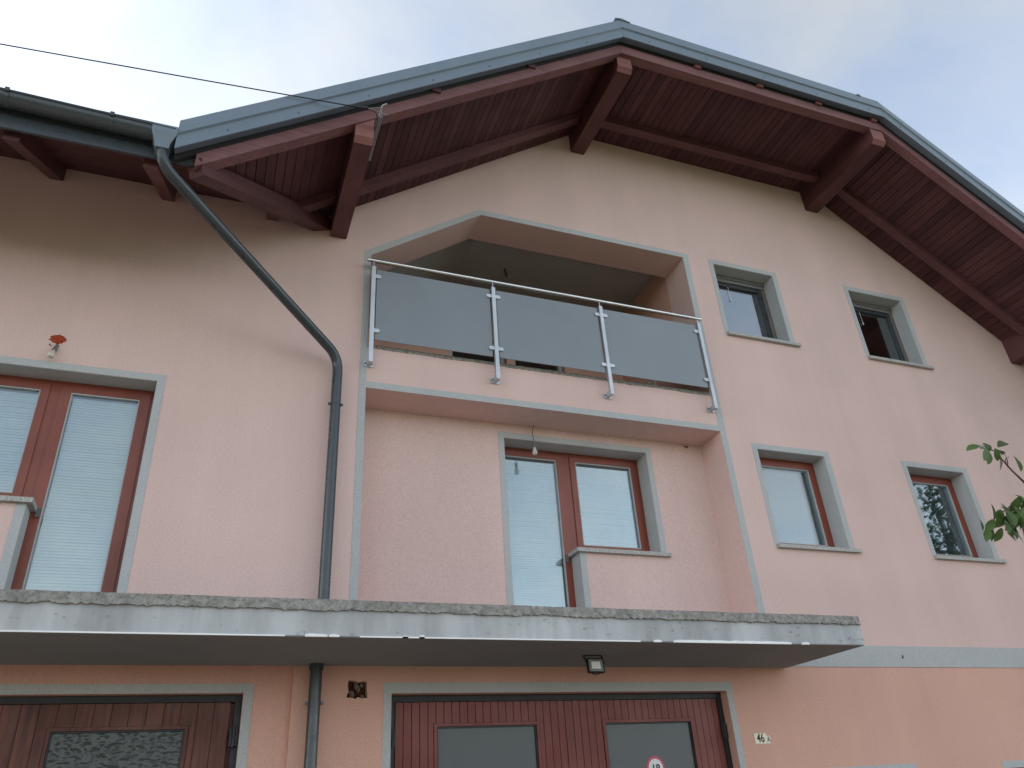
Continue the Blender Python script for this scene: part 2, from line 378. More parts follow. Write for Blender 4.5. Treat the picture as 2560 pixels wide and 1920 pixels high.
# exposed masonry in the hole beside the garage
hb = MB().box(1.09, 1.30, 0.07, 0.30, 2.49, 2.69).build('exposed_brick', 'rubble', house); hb['label'] = 'ragged hole of broken brick beside the garage door'
lump = MB()
for (x, z, r) in ((1.165, 2.555, .022), (1.195, 2.625, .02), (1.215, 2.60, .016), (1.155, 2.57, .016), (1.25, 2.54, .018), (1.24, 2.63, .014)):
    o = len(lump.v); lump.lathe([(0.001, -r*1.5), (r*.8, -r*.8), (r, 0), (r*.7, r*.9), (.001, r*1.4)], (x, .055, z), 7)
lump.v = [(x+noise.noise(Vector((x, y, z))*40)*.008, y+noise.noise(Vector((z, x, y))*40)*.012, z+noise.noise(Vector((y, z, x))*40)*.008) for x, y, z in lump.v]
lump.build('mortar_lump', 'mortar', hb)

# ---- painted bands (4 mm proud)
E = -0.004
def bandpoly(name, lp, y0=E, y1=0.02): return MB().poly(lp if isinstance(lp[0][0], tuple) else [lp], y0, y1).build(name, 'trim', house)
bandpoly('painted_band', rect(1.100, 1.1695, 3.0, 5.366))                                   # left strip, lower
bandpoly('painted_band', rect(5.2625, 5.340, 3.0, 5.366))
bandpoly('painted_band', [(1.100, 5.3665), (5.340, 5.3665), (5.340, 5.438), (1.100, 5.438)])
bandpoly('painted_band', [(1.100, 5.4385), (1.1695, 5.4385), (1.1695, 7.0125), (2.4555, 7.9155), (5.2525, 7.9055), (5.256, 5.4385), (5.340, 5.4385), (5.336, 7.975), (2.432, 7.99), (1.100, 7.052)])
bandpoly('painted_band', rect(5.452, XR, 2.778, 2.993), -0.008)
bandpoly('painted_band', [(1.41, -.1), (1.4755, -.1), (1.4755, 2.5585), (4.6975, 2.5585), (4.6975, -.1), (4.765, -.1), (4.765, 2.638), (1.41, 2.640)])
b = MB().poly([[(-2.99, -.1), (-2.9205, -.1), (-2.9205, 2.5785), (0.3345, 2.5785), (0.3345, -.1), (0.405, -.1), (0.405, 2.646), (-2.99, 2.646)]], 0.051, .075).build('painted_band', 'trim', house)
for x0, x1, z0, z1 in GW:
    MB().poly([[(x0-.066, z0), (x0-.0005, z0), (x0-.0005, z1+.0005), (x1+.0005, z1+.0005), (x1+.0005, z0), (x1+.07, z0), (x1+.07, z1+.066), (x0-.066, z1+.066)]], E, .02).build('painted_band', 'trim', house)
    f = MB().poly([rect(x0+.002, x1-.002, z0+.002, z1-.002), rect(x0+.11, x1-.11, z0+.11, z1-.11)], .21, .27).build('window', 'frame', house)
    MB().box(x0+.11, x1-.11, .235, .245, z0+.11, z1-.11).build('glass_pane', 'glass', f)

# ------------------------------------------------------------------ jagged concrete edges
def jagged(name, x0, x1, ztop, zlow, yf, yb, parent, amp, step=0.012, seed=0, rough=0.006, y_over=0.012):
    mb = MB(); n = int((x1-x0)/step); rows = 5; rnd = random.Random(seed); o = 0
    for i in range(n+1):
        x = x0+(x1-x0)*i/n
        jl = zlow + amp*(noise.noise(Vector((x*2.3, seed, 0)))*0.9 + noise.noise(Vector((x*9, seed, 3)))*.8 + noise.noise(Vector((x*34, seed, 7)))*1.0 + noise.noise(Vector((x*80, seed, 9)))*.5)
        zt = ztop + noise.noise(Vector((x*3, seed, 11)))*.004+noise.noise(Vector((x*30, seed, 13)))*.003
        for r in range(rows):
            t = r/(rows-1); z = jl+(zt-jl)*t
            dy = rough*noise.noise(Vector((x*22, z*30, seed+5)))+rough*.8*noise.noise(Vector((x*60, z*60, seed+2)))
            mb.v.append((x, yf-y_over*(1-t*.5)+dy, z))
        mb.v.append((x, yb, zt)); mb.v.append((x, yf+.004, jl+.002))
        if i:
            a, b = (i-1)*(rows+2), i*(rows+2)
            for r in range(rows-1): mb.f.append((a+r, b+r, b+r+1, a+r+1))
            mb.f.append((a+rows-1, b+rows-1, b+rows, a+rows)); mb.f.append((a+rows+1, b+rows+1, b, a))
    mb.f.append(tuple(range(rows+1))); e = n*(rows+2); mb.f.append(tuple(e+r for r in range(rows+1)))
    mb.mi = [0]*len(mb.f)
    return mb.build(name, 'conc', parent)

# ------------------------------------------------------------------ balcony slab over the garages
slab = MB().box(XL, 5.45, -1.10, 0.0, 2.770, 2.955).build('balcony_slab', 'slab', house)
MB().box(XL, 5.43, -1.085, -0.002, 2.956, 3.008).build('slab_screed', 'conc', slab)
jagged('concrete_topping', XL, 5.447, 3.014, 2.940, -1.10, -1.0, slab, 0.013, seed=4, y_over=.022, rough=.006)
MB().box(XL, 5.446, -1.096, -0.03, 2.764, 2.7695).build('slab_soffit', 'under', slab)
for x0, x1, h in ((0.63, 0.78, .012), (0.79, 0.86, .011), (1.42, 1.46, .014), (3.32, 3.39, .010), (3.50, 4.65, .013), (4.76, 4.84, .012), (1.30, 1.34, .008), (-1.2, 0.5, .0015), (1.0, 3.2, .0015)):
    mb = MB(); n = max(4, int((x1-x0)/.03)); rnd = random.Random(int(x0*100)+900)
    for i in range(n+1):
        x = x0+(x1-x0)*i/n; hh = h*(0.75+.35*rnd.random()) if 0 < i < n else h*.4
        for (yy, zz_) in ((-1.098, 2.762), (-1.109, 2.762), (-1.109, 2.770+hh), (-1.098, 2.770+hh)): mb.v.append((x, yy, zz_))
        if i:
            a, b = (i-1)*4, i*4
            for q in range(4): mb.f.append((a+q, b+q, b+(q+1) % 4, a+(q+1) % 4))
    mb.f += [(0, 1, 2, 3), tuple(n*4+q for q in range(4))]; mb.mi = [0]*len(mb.f)
    o = mb.build('white_residue', 'white', slab)
jagged('concrete_edge', 1.175, 5.25, 5.868, 5.828, 0.0, .44, house, 0.010, seed=9, rough=.004, y_over=.006)

# ------------------------------------------------------------------ windows
def ring(x0, x1, z0, z1, w, y0, y1, wb=None, wt=None):
    return MB().poly([rect(x0, x1, z0, z1), rect(x0+w, x1-w, z0+(wb or w), z1-(wt or w))], y0, y1)
def blind(x0, x1, z0, z1, y, parent, pitch=.0255, tilt=1.3):
    mb = MB(); n = int((z1-z0)/pitch); d = .0145
    for i in range(n):
        z = z1-.03-i*pitch
        if z < z0+.01: break
        a = tilt+random.uniform(-.015, .015); j = random.uniform(-.001, .001)
        cyy, czz = math.cos(a)*d, math.sin(a)*d
        vs = []
        for t, bow in ((-1, 0), (0, .002), (1, 0)):
            vs += [(x0, y-t*cyy-bow, z-t*czz+bow+j), (x1, y-t*cyy-bow, z-t*czz+bow+j)]
        mb.add(vs, [(0, 1, 3, 2), (2, 3, 5, 4)])
    mb.box(x0, x1, y-.015, y+.015, z1-.024, z1)
    for fx in (.22, .78):
        x = x0+(x1-x0)*fx; mb.box(x-.0015, x+.0015, y-.014, y-.012, z0, z1)
    return stuff(mb.build('venetian_blind', 'blind', parent))
def sill(x0, x1, z, parent, y0=-.045, y1=.2, ty=.04):
    mb = MB().box(x0, x1, y0, y1, z-ty, z); o = mb.build('sill', 'granite', parent); return o
def trim3(x0, x1, z0, z1, parent, w=.068, y=E):
    return MB().poly([[(x0-w, z0), (x0-.0005, z0), (x0-.0005, z1+.0005), (x1+.0005, z1+.0005), (x1+.0005, z0), (x1+w+.008, z0), (x1+w+.008, z1+w), (x0-w, z1+w)]], y, y+.02).build('painted_band', 'trim', parent)
def reveal(x0, x1, z0, z1, parent, y0, y1):
    t = .003
    return MB().poly([[(x0+.0002, z0), (x0+t, z0), (x0+t, z1-t), (x1-t, z1-t), (x1-t, z0), (x1-.0002, z0), (x1-.0002, z1-.0002), (x0+.0002, z1-.0002)]], y0, y1).build('painted_reveal', 'trim', parent)
def wood_window(x0, x1, z0, z1, yw, dep, label, blinds=True):
    y = yw+dep
    w = ring(x0+.003, x1-.003, z0+.002, z1-.003, .055, y, y+.09).build('window', 'frame', house); w['label'] = label
    ring(x0+.046, x1-.046, z0+.045, z1-.046, .062, y-.014, y-.0005, .05).build('sash', 'frame', w)
    a = ring(x0+.1085, x1-.1085, z0+.0955, z1-.1085, .010, y-.008, y+.03).build('glazing_seal', 'trim', w)
    MB().box(x0+.106, x1-.106, y+.012, y+.022, z0+.093, z1-.106).build('glass_pane', 'glass', w)
    if blinds: blind(x0+.122, x1-.122, z0+.10, z1-.122, y+.055, w)
    sill(x0-.045, x1+.13, z0+.001, w, yw-.045, y+.04)
    trim3(x0, x1, z0+.0015, z1, w, y=yw+E); reveal(x0, x1, z0+.0015, z1, w, yw+.001, y)
    return w
def alu_window(x0, x1, z0, z1, dep, label):
    y = dep
    w = ring(x0+.003, x1-.003, z0+.002, z1-.003, .05, y+.05, y+.12).build('window', 'alu', house); w['label'] = label
    for k in range(2): MB().box(x0+.004, x1-.004, y-.005+.012*k, y+.05, z1-.055-.05*k, z1-.008-.05*k).build('shutter_slat', 'alu2', w)
    for xx in (x0+.004, x1-.054):
        for k in range(2): MB().box(xx+.027*k, xx+.027*k+.021, y+.012-.006*k, y+.049, z0+.003, z1-.11).build('guide_rail', 'alu2', w)
    ring(x0+.056, x1-.056, z0+.05, z1-.11, .052, y+.025, y+.075).build('sash', 'alu', w)
    MB().box(x0+.10, x1-.10, y+.045, y+.055, z0+.095, z1-.155).build('glass_pane', 'glassd', w)
    mb = MB().tube([(x0+.34, y+.03, z1-.11), (x0+.343, y+.028, z1-.36)], .0025, 5); mb.tube([(x0+.343, y+.028, z1-.355), (x0+.344, y+.028, z1-.395)], .006, 6)
    mb.build('blind_cord', 'white', w)
    sill(x0-.045, x1+.13, z0+.001, w, -.045, y+.04)
    trim3(x0, x1, z0+.0015, z1, w); reveal(x0, x1, z0+.0015, z1, w, .001, y-.006)
    return w
alu_window(*WIN[0], .185, 'dark framed upper window beside the glass balcony, mirroring pale sky')
alu_window(*WIN[1], .185, 'dark framed upper window under the right hand eave, black inside')
wood_window(*WIN[2], 0, .205, 'red framed middle storey window with lowered white blind')
wood_window(*WIN[3], 0, .205, 'red framed middle storey window mirroring walnut foliage')

def french(pts, yw, dep, hid, label):
    """L-shaped door and window unit. pts: xdoor_outer, xmid, xwin_outer, zfloor, zsill, ztop"""
    xd, xm, xw, zf, zs, zt = pts; y = yw+dep
    X = lambda a, b: (min(a, b), max(a, b)); sg = 1 if xw > xd else -1
    L_ = [(xd+sg*(.003-hid), zf), (xm+sg*.05, zf), (xm+sg*.05, zs+.003), (xw-sg*.003, zs+.003), (xw-sg*.003, zt-.003), (xd+sg*(.003-hid), zt-.003)]
    d0, d1 = X(xd+sg*(.055-hid), xm-sg*.0); w0, w1 = X(xm+sg*.10, xw-sg*.055)
    fr = MB().poly([L_, rect(d0, d1, zf+.06, zt-.055), rect(w0, w1, zs+.055, zt-.055)], y, y+.09).build('window_door', 'frame', house); fr['label'] = label
    for (a0, a1, b0, nm, cw) in ((d0, d1, zf+.05, 'door_leaf', .085), (w0, w1, zs+.045, 'sash', .066)):
        lf = ring(a0-.009, a1+.009, b0, zt-.046, cw, y-.014, y-.0005, cw, .062).build(nm, 'frame', fr)
        g0, g1, h0, h1 = a0+cw-.009, a1-cw+.009, b0+cw, zt-.108
        ring(g0-.0002, g1+.0002, h0-.0002, h1+.0002, .010, y-.008, y+.03).build('glazing_seal', 'trim', fr)
        MB().box(g0, g1, y+.012, y+.022, h0, h1).build('glass_pane', 'glass', fr)
        blind(g0+.014, g1-.014, h0, h1-.016, y+.055, fr)
        MB().box(g0, g1, y+.04, y+.075, h1-.03, h1-.002).build('blind_headrail', 'trim', fr)
    xh = xm-sg*.04
    MB().box(min(xh, xh-sg*.03), max(xh, xh-sg*.03), y-.03, y-.0142, zf+.92, zf+1.0).build('door_handle', 'socket', fr)
    # sill with a mitred return along the door side
    e = sg
    sl = MB(); zt_, zb_ = zs+.003, zs-.037
    sl.box(*X(xm-sg*.045, xw+sg*.10), yw-.045, y+.03, zb_, zt_)
    sl.build('sill', 'granite', fr)
    w = .066
    bl = [(xd-sg*w, zf), (xd-sg*.0005, zf), (xd-sg*.0005, zt+.0005), (xw+sg*.0005, zt+.0005), (xw+sg*.0005, zs+.004), (xw+sg*w, zs+.004), (xw+sg*w, zt+w), (xd-sg*w, zt+w)]
    MB().poly([bl], yw+E, yw+E+.02).build('painted_band', 'trim', fr)
    MB().poly([rect(*X(xm+sg*.0005, xm+sg*w), zf, zb_-.001)], yw+E, yw+E+.02).build('painted_band', 'trim', fr)
    t = .003
    rv = MB(); rv.box(*X(xd+sg*.0002, xd+sg*t), yw+.001, y, zf, zt-t); rv.box(*X(xw-sg*t, xw-sg*.0002), yw+.001, y, zs+.004, zt-t)
    rv.box(*X(xd+sg*.0002, xw-sg*.0002), yw+.001, y, zt-t, zt-.0002); rv.box(*X(xm-sg*t, xm-sg*.0002), yw+.001, y, zf, zb_-.001)
    rv.build('painted_reveal', 'trim', fr)
    return fr
french((2.748, 3.515, 4.491, 3.0, 4.01, 5.20), 0.42, .215, .062, 'red framed balcony door with side window in the recess')
french((-0.675, -1.425, -2.42, 3.0, 4.0, 5.172), 0.0, .20, 0, 'red framed balcony door with side window at the far left')

# ------------------------------------------------------------------ garage doors
def garage(x0, x1, ztop, y, xs, mat, pw, wins, wz, gmat, label, gp=.0014):
    fr = MB(); fr.box(x0+.002, x1-.002, y-.02, y+.06, ztop-.052, ztop-.003); fr.box(x0+.002, x0+.05, y-.02, y+.06, 0, ztop-.053); fr.box(x1-.05, x1-.002, y-.02, y+.06, 0, ztop-.053)
    fr = fr.build('garage_door', 'dark', house); fr['label'] = label
    MB().box(x0+.03, x1-.03, y+.05, y+.08, 0, ztop-.03).build('door_core', 'plank', fr)
    zt = ztop-.054
    for li, (a, b) in enumerate(xs):
        n = round((b-a)/pw); w = (b-a)/n; (wa, wb) = wins[li]
        cache = {}
        for i in range(n):
            p0, p1 = a+i*w+gp, a+(i+1)*w-gp
            segs = [(0.02, zt, p0, p1)]
            if p0 < wb+.028 and p1 > wa-.028:
                segs = [(wz[1]+.028, zt, p0, p1), (.02, wz[0]-.028, p0, p1)]
                if p0 < wa-.028: segs.append((wz[0]-.027, wz[1]+.027, p0, wa-.028))
                elif p1 > wb+.028: segs.append((wz[0]-.027, wz[1]+.027, wb+.028, p1))
            for (s0, s1, c0, c1) in segs:
                if c1-c0 < .004: continue
                key = (round(c1-c0, 3), round(s1-s0, 3))
                if key in cache: copy_to(cache[key], fr, ((c0+c1)/2, y, s0))
                else:
                    hw = (c1-c0)/2; mb = MB(); h = s1-s0
                    prof = [(-hw, .03), (-hw, .003), (-hw+.003, 0), (hw-.003, 0), (hw, .003), (hw, .03)]
                    mb.v = [(px, py, 0) for px, py in prof]+[(px, py, h) for px, py in prof]
                    mb.f = [tuple(range(6)), tuple(range(11, 5, -1))]+[(q, (q+1) % 6, 6+(q+1) % 6, 6+q) for q in range(6)]; mb.mi = [0]*8
                    o = mb.build('plank', mat, fr); o.location = Vector(((c0+c1)/2, y, s0))-wloc(fr); cache[key] = o
        bd = ring(wa-.026, wb+.026, wz[0]-.026, wz[1]+.026, .024, y-.008, y+.03).build('glazing_bead', mat, fr)
        ring(wa-.0015, wb+.0015, wz[0]-.0015, wz[1]+.0015, .012, y+.006, y+.03).build('glazing_seal', 'black', fr)
        MB().box(wa, wb, y+.02, y+.03, wz[0], wz[1]).build('glass_pane', gmat, fr)
    return fr
gr = garage(1.476, 4.697, 2.558, .12, [(1.535, 3.055), (3.062, 4.66)], 'plank', .0685, [(1.888, 2.775), (3.438, 4.325)], (1.35, 2.312), 'doorglass',
            'double garage door of narrow red brown planks')
gl = garage(-2.92, 0.334, 2.578, .15, [(-2.85, -1.40), (-1.393, 0.255)], 'veneer', .118, [(-2.45, -1.80), (-0.94, -0.055)], (1.35, 2.34), 'hammer',
            'brown wooden garage door with hammered glass', .0005)
for fr, x, z in ((gr, 1.505, 2.23), (gr, 4.668, 2.22), (gl, .295, 2.27)):
    mb = MB().tube([(x, .085, z-.07), (x, .085, z-.004)], .013, 10); mb.tube([(x, .085, z+.004), (x, .085, z+.07)], .013, 10); mb.box(x-.03, x+.03, .09, .105, z-.06, z+.06)
    mb.build('hinge', 'dark', fr)
MB().box(3.053, 3.072, .112, .119, .05, 2.50).build('cover_strip', 'plank', gr)

# ------------------------------------------------------------------ main roof
roof = MB()
deck = [(-0.72, S(-.72)), (XP, ZT), (XK, ZT), (12.3, S(12.3))]
lp = [(x, z+.022) for x, z in deck[1:]] + [(x, z+.33) for x, z in reversed(deck[1:])]
roof = MB().poly([lp], -1.452, YB+.6)
xv = lambda y: 0.963+(W(y)-7.637)/ML          # valley line in plan
lo = [(-.72, -1.452), (XP, -1.452), (XP, YB+.6), (XP-.02, 3.72), (xv(-1.40), -1.40), (-.72, -1.40)]; n_ = len(lo)
roof.add([(x, y, S(x)+.022) for x, y in lo]+[(x, y, S(x)+.33) for x, y in lo],
         [tuple(reversed(range(n_))), tuple(range(n_, 2*n_))]+[(q, (q+1) % n_, n_+(q+1) % n_, n_+q) for q in range(n_)])
roof = roof.build('roof', 'roofdark', house)
# soffit boards
TH = .018; BW = .1045; GAP = .006
def board_mesh(length, w=BW-GAP):
    h = w/2
    mb = MB(); ch = .003
    prof = [(-h, TH), (-h, ch), (-h+ch, 0), (h-ch, 0), (h, ch), (h, TH)]
    mb.v = [(px, 0, pz) for px, pz in prof]+[(px, length, pz) for px, pz in prof]
    mb.f = [tuple(range(6)), tuple(range(11, 5, -1))]+[(q, (q+1) % 6, 6+(q+1) % 6, 6+q) for q in range(6)]; mb.mi = [0]*8
    return mb
YF, YR = -1.332, 0.03
proto = None
def yv(x): return (S(x)-7.40)/0.62
for (xa, za, xb, zb) in ((deck[0][0], deck[0][1], XP, ZT), (XP, ZT, XK, ZT), (XK, ZT, deck[3][0], deck[3][1])):
    ln = math.hypot(xb-xa, zb-za); ang = math.atan2(zb-za, xb-xa); n = int(ln/BW)
    off = (ln-n*BW)/2
    for i in range(n):
        t = (off+(i+.5)*BW)/ln; x, z = xa+(xb-xa)*t, za+(zb-za)*t
        y0 = YF; y1 = min(YR, yv(x)+.03) if xa < 0 else YR
        if y1 < YF+.04: continue
        if y1 == YR:
            if proto is None:
                proto = board_mesh(YR-YF).build('soffit_board', 'board', roof); o = proto
            else: o = copy_to(proto, roof, (0, 0, 0))
        else: o = board_mesh(y1-y0).build('soffit_board', 'board', roof)
        o.location = Vector((x, y0, z))-wloc(roof); o.rotation_euler = (0, -ang, 0)
# verge rafter and wall rafter
def rafters(y0, y1, h0, h1, name, mat, xs):
    for (a, b) in xs: MB().vbeam((a, S(a)), (b, S(b)), y0, y1, h0, h1).build(name, mat, roof)
rafters(-1.45, -1.334, -.118, .021, 'verge_rafter', 'verge', [(-.56, XP-.002), (XP+.002, XK-.002), (XK+.002, 12.25)])
rafters(-.43, -.31, -.105, -.001, 'wall_rafter', 'beamx', [(.26, .70), (.93, 3.77), (4.0, 7.66), (7.93, 10.83), (11.07, 12.2)])
# purlins
def purlin(x0, x1, zb, ztop0, ztop1, yf):
    mb = MB(); e = yf
    mb.v = [(x0, .2, zb), (x1, .2, zb), (x1, .2, ztop1), (x0, .2, ztop0), (x0, e+.05, zb), (x1, e+.05, zb), (x1, e, zb+.05), (x0, e, zb+.05), (x1, e, ztop1), (x0, e, ztop0)]
    mb.f = [(0, 1, 2, 3), (0, 4, 5, 1), (4, 7, 6, 5), (7, 9, 8, 6), (9, 3, 2, 8), (0, 3, 9, 7, 4), (1, 5, 6, 8, 2)]; mb.mi = [0, 0, 1, 1, 0, 0, 0]
    return mb.build('purlin', ['beam', 'endgrain'], roof)
xx = lambda x: S(x)-.002
purlin(3.79, 3.985, 9.375, xx(3.79), xx(3.985), -1.40)
purlin(7.685, 7.905, 9.36, xx(7.685), xx(7.905), -1.435)
purlin(0.722, 0.895, 7.165, xx(.722), xx(.895), -1.435)
purlin(10.84, 11.055, 7.15, xx(10.84), xx(11.055), -1.40)
# counter batten ends under the flashing
for x in (4.93, 5.88, 6.83, 7.78):
    MB().box(x-.045, x+.045, -1.485, -1.44, S(x)+.005, S(x)+.075).build('batten_end', 'endgrain', roof)
for x in (1.5, 2.6):
    MB().box(x-.045, x+.045, -1.475, -1.44, S(x)+.01, S(x)+.06).build('batten_end', 'beamx', roof)
# sheet metal verge
PRO = [(-1.46, .075), (-1.552, .048), (-1.555, .052), (-1.555, .190), (-1.572, .203), (-1.572, .212), (-1.560, .226), (-1.548, .372), (-1.36, .395), (-1.36, .36), (-1.535, .345), (-1.548, .19), (-1.54, .066), (-1.46, .085)]
FX = [(-.72, XP-.0015), (XP+.0015, XK-.0015), (XK+.0015, 12.35)]
def SX(x):   # un-mitred continuation inside one slope
    return S(x)
for a, b in FX:
    mb = MB(); n = len(PRO)
    for x in (a, b): mb.v += [(x, y, S(x)+dz) for y, dz in PRO]
    mb.f = [(q, (q+1) % n, n+(q+1) % n, n+q) for q in range(n)]+[tuple(range(n)), tuple(range(2*n-1, n-1, -1))]; mb.mi = [0]*(n+2)
    mb.build('verge_flashing', 'flash', roof)
rv0 = None
for x in (-.35, .2, .81, 1.44, 2.06, 2.675, 3.30, 4.2, 5.02, 5.90, 6.77, 7.65, 8.14, 8.77, 9.4, 10.0, 10.6):
    if rv0 is None: rv0 = MB().lathe([(.001, -.004), (.009, -.003), (.009, .002)], (0, 0, 0), 8); rv0 = rv0.build('rivet', 'black', roof); rv0.rotation_euler = (math.pi/2*1.0, 0, 0); o = rv0
    else: o = copy_to(rv0, roof, (0, 0, 0))
    o.location = Vector((x, -1.556, S(x)+.105))-wloc(roof)
for x, dz in ((XP+.02, .37), (XK-.34, .36)):
    mb = MB(); z = ZT+dz
    mb.v = [(x-.09, -1.56, z+.0), (x, -1.56, z+.03), (x+.12, -1.56, z+.0), (x-.09, YB, z+.0), (x, YB, z+.03), (x+.12, YB, z+.0)]
    if dz == .36: mb.v = [(x+(q[0]-x)*.35, q[1], q[2]) for q in mb.v]
    mb.f = [(0, 1, 2), (3, 5, 4), (0, 3, 4, 1), (1, 4, 5, 2), (0, 2, 5, 3)]; mb.mi = [0]*5
    mb.build('ridge_cap', 'flash', roof)

# ------------------------------------------------------------------ wing roof (left)
def plan(lo, hi, f0, f1):       # slab over a plan polygon, between heights f0(y) and f1(y)
    mb = MB(); n = len(lo)
    mb.v = [(x, y, f0(y)) for x, y in lo]+[(x, y, f1(y)) for x, y in lo]
    mb.f = [tuple(reversed(range(n))), tuple(range(n, 2*n))]+[(q, (q+1) % n, n+(q+1) % n, n+q) for q in range(n)]; mb.mi = [0]*(n+2); return mb
wing = plan([(XL-.3, -1.40), (xv(-1.40)-.02, -1.40), (xv(3.7)-.02, 3.7), (XL-.3, 3.7)], None, lambda y: W(y)+.022, lambda y: W(y)+.20).build('wing_roof', 'roofdark', house)
plan([(XL-.3, 3.72), (4.0, 3.72), (4.0, 9.2), (XL-.3, 9.2)], None, lambda y: W(3.7)-(y-3.7)*.5+.0, lambda y: W(3.7)-(y-3.7)*.5+.2).build('wing_rear_slope', 'roofdark', wing)
sl = math.sqrt(1+.62**2); y = -1.375; dy = .118/sl
while y < 0:
    y1 = min(y+dy-.004, .03)
    plan([(XL-.3, y), (xv(y)-.03, y), (xv(y1)-.03, y1), (XL-.3, y1)], None, W, lambda q: W(q)+.018).build('soffit_board', 'boardx', wing); y += dy
for x in (-4.9, -3.89, -2.89, -1.89, -.892, .115):
    y0 = -1.33; y1 = .15
    if x > 0: y0 = yv(x)+.10
    mb = MB(); w2 = .058
    for yy, d in ((y0, -.001), (y1, -.001)): mb.v += [(x-w2, yy, W(yy)+d), (x+w2, yy, W(yy)+d), (x+w2, yy, W(yy)-.165), (x-w2, yy, W(yy)-.165)]
    mb.f = [(0, 1, 2, 3), (7, 6, 5, 4), (0, 4, 5, 1), (1, 5, 6, 2), (2, 6, 7, 3), (3, 7, 4, 0)]; mb.mi = [0]*6
    mb.build('wing_rafter', 'beam', wing)
MB().bar((xv(-1.42), -1.42, W(-1.42)-.012), (xv(.1), .1, W(.1)-.012), .14, .15).build('valley_beam', 'beam', wing)
MB().box(XL-.3, xv(-1.40)+.02, -1.405, -1.38, W(-1.40)-.075, W(-1.40)+.20).build('fascia', 'anthracite', wing)
MB().box(XL-.3, -.76, -1.50, -1.38, W(-1.40)+.20, W(-1.40)+.222).build('drip_edge', 'anthracite', wing)

# ------------------------------------------------------------------ gutter
gut = empty('gutter', (-2, -1.48, 6.7))
tag(gut, 'anthracite half round gutter along the eaves above the far left window', 'gutter')
GZ, GY, GR = 6.685, -1.485, .078
mb = MB(); n = 12; x0, x1 = XL-.3, -.735
pr_ = [(GY-GR*math.cos(math.pi*k/n), GZ-GR*1.15*math.sin(math.pi*k/n)) for k in range(n+1)]
pri = [(GY-(GR-.004)*math.cos(math.pi*k/n), GZ-(GR-.004)*1.15*math.sin(math.pi*k/n)) for k in range(n+1)]
for x in (x0, x1): mb.v += [(x, a, b) for a, b in pr_]+[(x, a, b) for a, b in pri]
T = 2*(n+1)
for k in range(n): mb.f += [(k, k+1, T+k+1, T+k), (n+1+k, T+n+1+k, T+n+2+k, n+2+k)]
mb.f += [tuple(T+k for k in range(n+1)), tuple(reversed(range(n+1)))]; mb.mi = [0]*len(mb.f)
mb.tube([(x0, GY-GR, GZ), (x1, GY-GR, GZ)], .012, 10)
mb.v = [(x, y, z-.026*(x+1.75)) for x, y, z in mb.v]      # fall towards the outlet
mb.build('trough', 'anthracite', gut, smooth=True)
for x in (-1.95, -1.22, -3.0, -4.0):
    mb = MB()
    for k in range(n): 
        a, b = pr_[k], pr_[k+1]
        mb.add([(x, a[0]*1.0-.004*math.cos(math.pi*k/n), a[1]-.004), (x+.03, a[0]-.004*math.cos(math.pi*k/n), a[1]-.004), (x+.03, b[0]-.004*math.cos(math.pi*(k+1)/n), b[1]-.004), (x, b[0]-.004*math.cos(math.pi*(k+1)/n), b[1]-.004)], [(0, 1, 2, 3)])
    mb.box(x, x+.03, GY-GR-.018, GY-GR-.004, GZ-.02, GZ+.018)
    mb.v = [(vx, vy, vz-.026*(vx+1.75)) for vx, vy, vz in mb.v]
    mb.build('gutter_bracket', 'anthracite', gut)

# ------------------------------------------------------------------ downpipe
dp = empty('downpipe', (.873, -.11, 0))
tag(dp, 'anthracite downpipe slanting from the gutter end to the wall, then down past the slab', 'downpipe')
mb = MB()
rects = [(-.925, -.735, -1.572, -1.40, 6.705), (-.925, -.735, -1.572, -1.40, 6.63), (-.89, -.775, -1.54, -1.425, 6.535), (-.885, -.78, -1.535, -1.43, 6.49)]
for a0, a1, b0, b1, z in [(p+.017, q+.017, r, t, u-.024) for p, q, r, t, u in rects]: mb.v += [(a0, b0, z), (a1, b0, z), (a1, b1, z), (a0, b1, z)]
for i in range(3):
    for q in range(4): mb.f.append((i*4+q, i*4+(q+1) % 4, i*4+4+(q+1) % 4, i*4+4+q))
mb.f.append((12, 13, 14, 15)); mb.mi = [0]*len(mb.f)
mb.build('rainwater_head', 'flash', dp)
path = smoothpath([(-.815, -1.482, 6.51), (-.810, -1.482, 6.35), (.873, -.11, 5.60), (.873, -.11, 2.99)], [.15, .16], 9)
MB().tube(path, .0475, 20).build('pipe', 'anthracite', dp, smooth=True)
MB().tube([(.85, -.11, 2.79), (.85, -.11, 0.0)], .047, 20).build('pipe', 'anthracite', dp, smooth=True)
MB().tube([(.85, -.11, 2.766), (.85, -.11, 2.72)], .056, 20).build('pipe_collar', 'anthracite', dp, smooth=True)
for x, z in ((.873, 5.085), (.85, 2.475), (.85, .9)):
    mb = MB().tube([(x, -.11, z-.012), (x, -.11, z+.012)], .051, 20); mb.box(x-.068, x-.048, -.12, -.10, z-.01, z+.01); mb.box(x+.048, x+.068, -.12, -.10, z-.01, z+.01); mb.box(x-.01, x+.01, -.065, .06, z-.01, z+.01)
    mb.build('pipe_clamp', 'anthracite', dp)
MB().tube([path[9], path[10]], .0495, 20).build('pipe_socket', 'anthracite', dp, smooth=True)

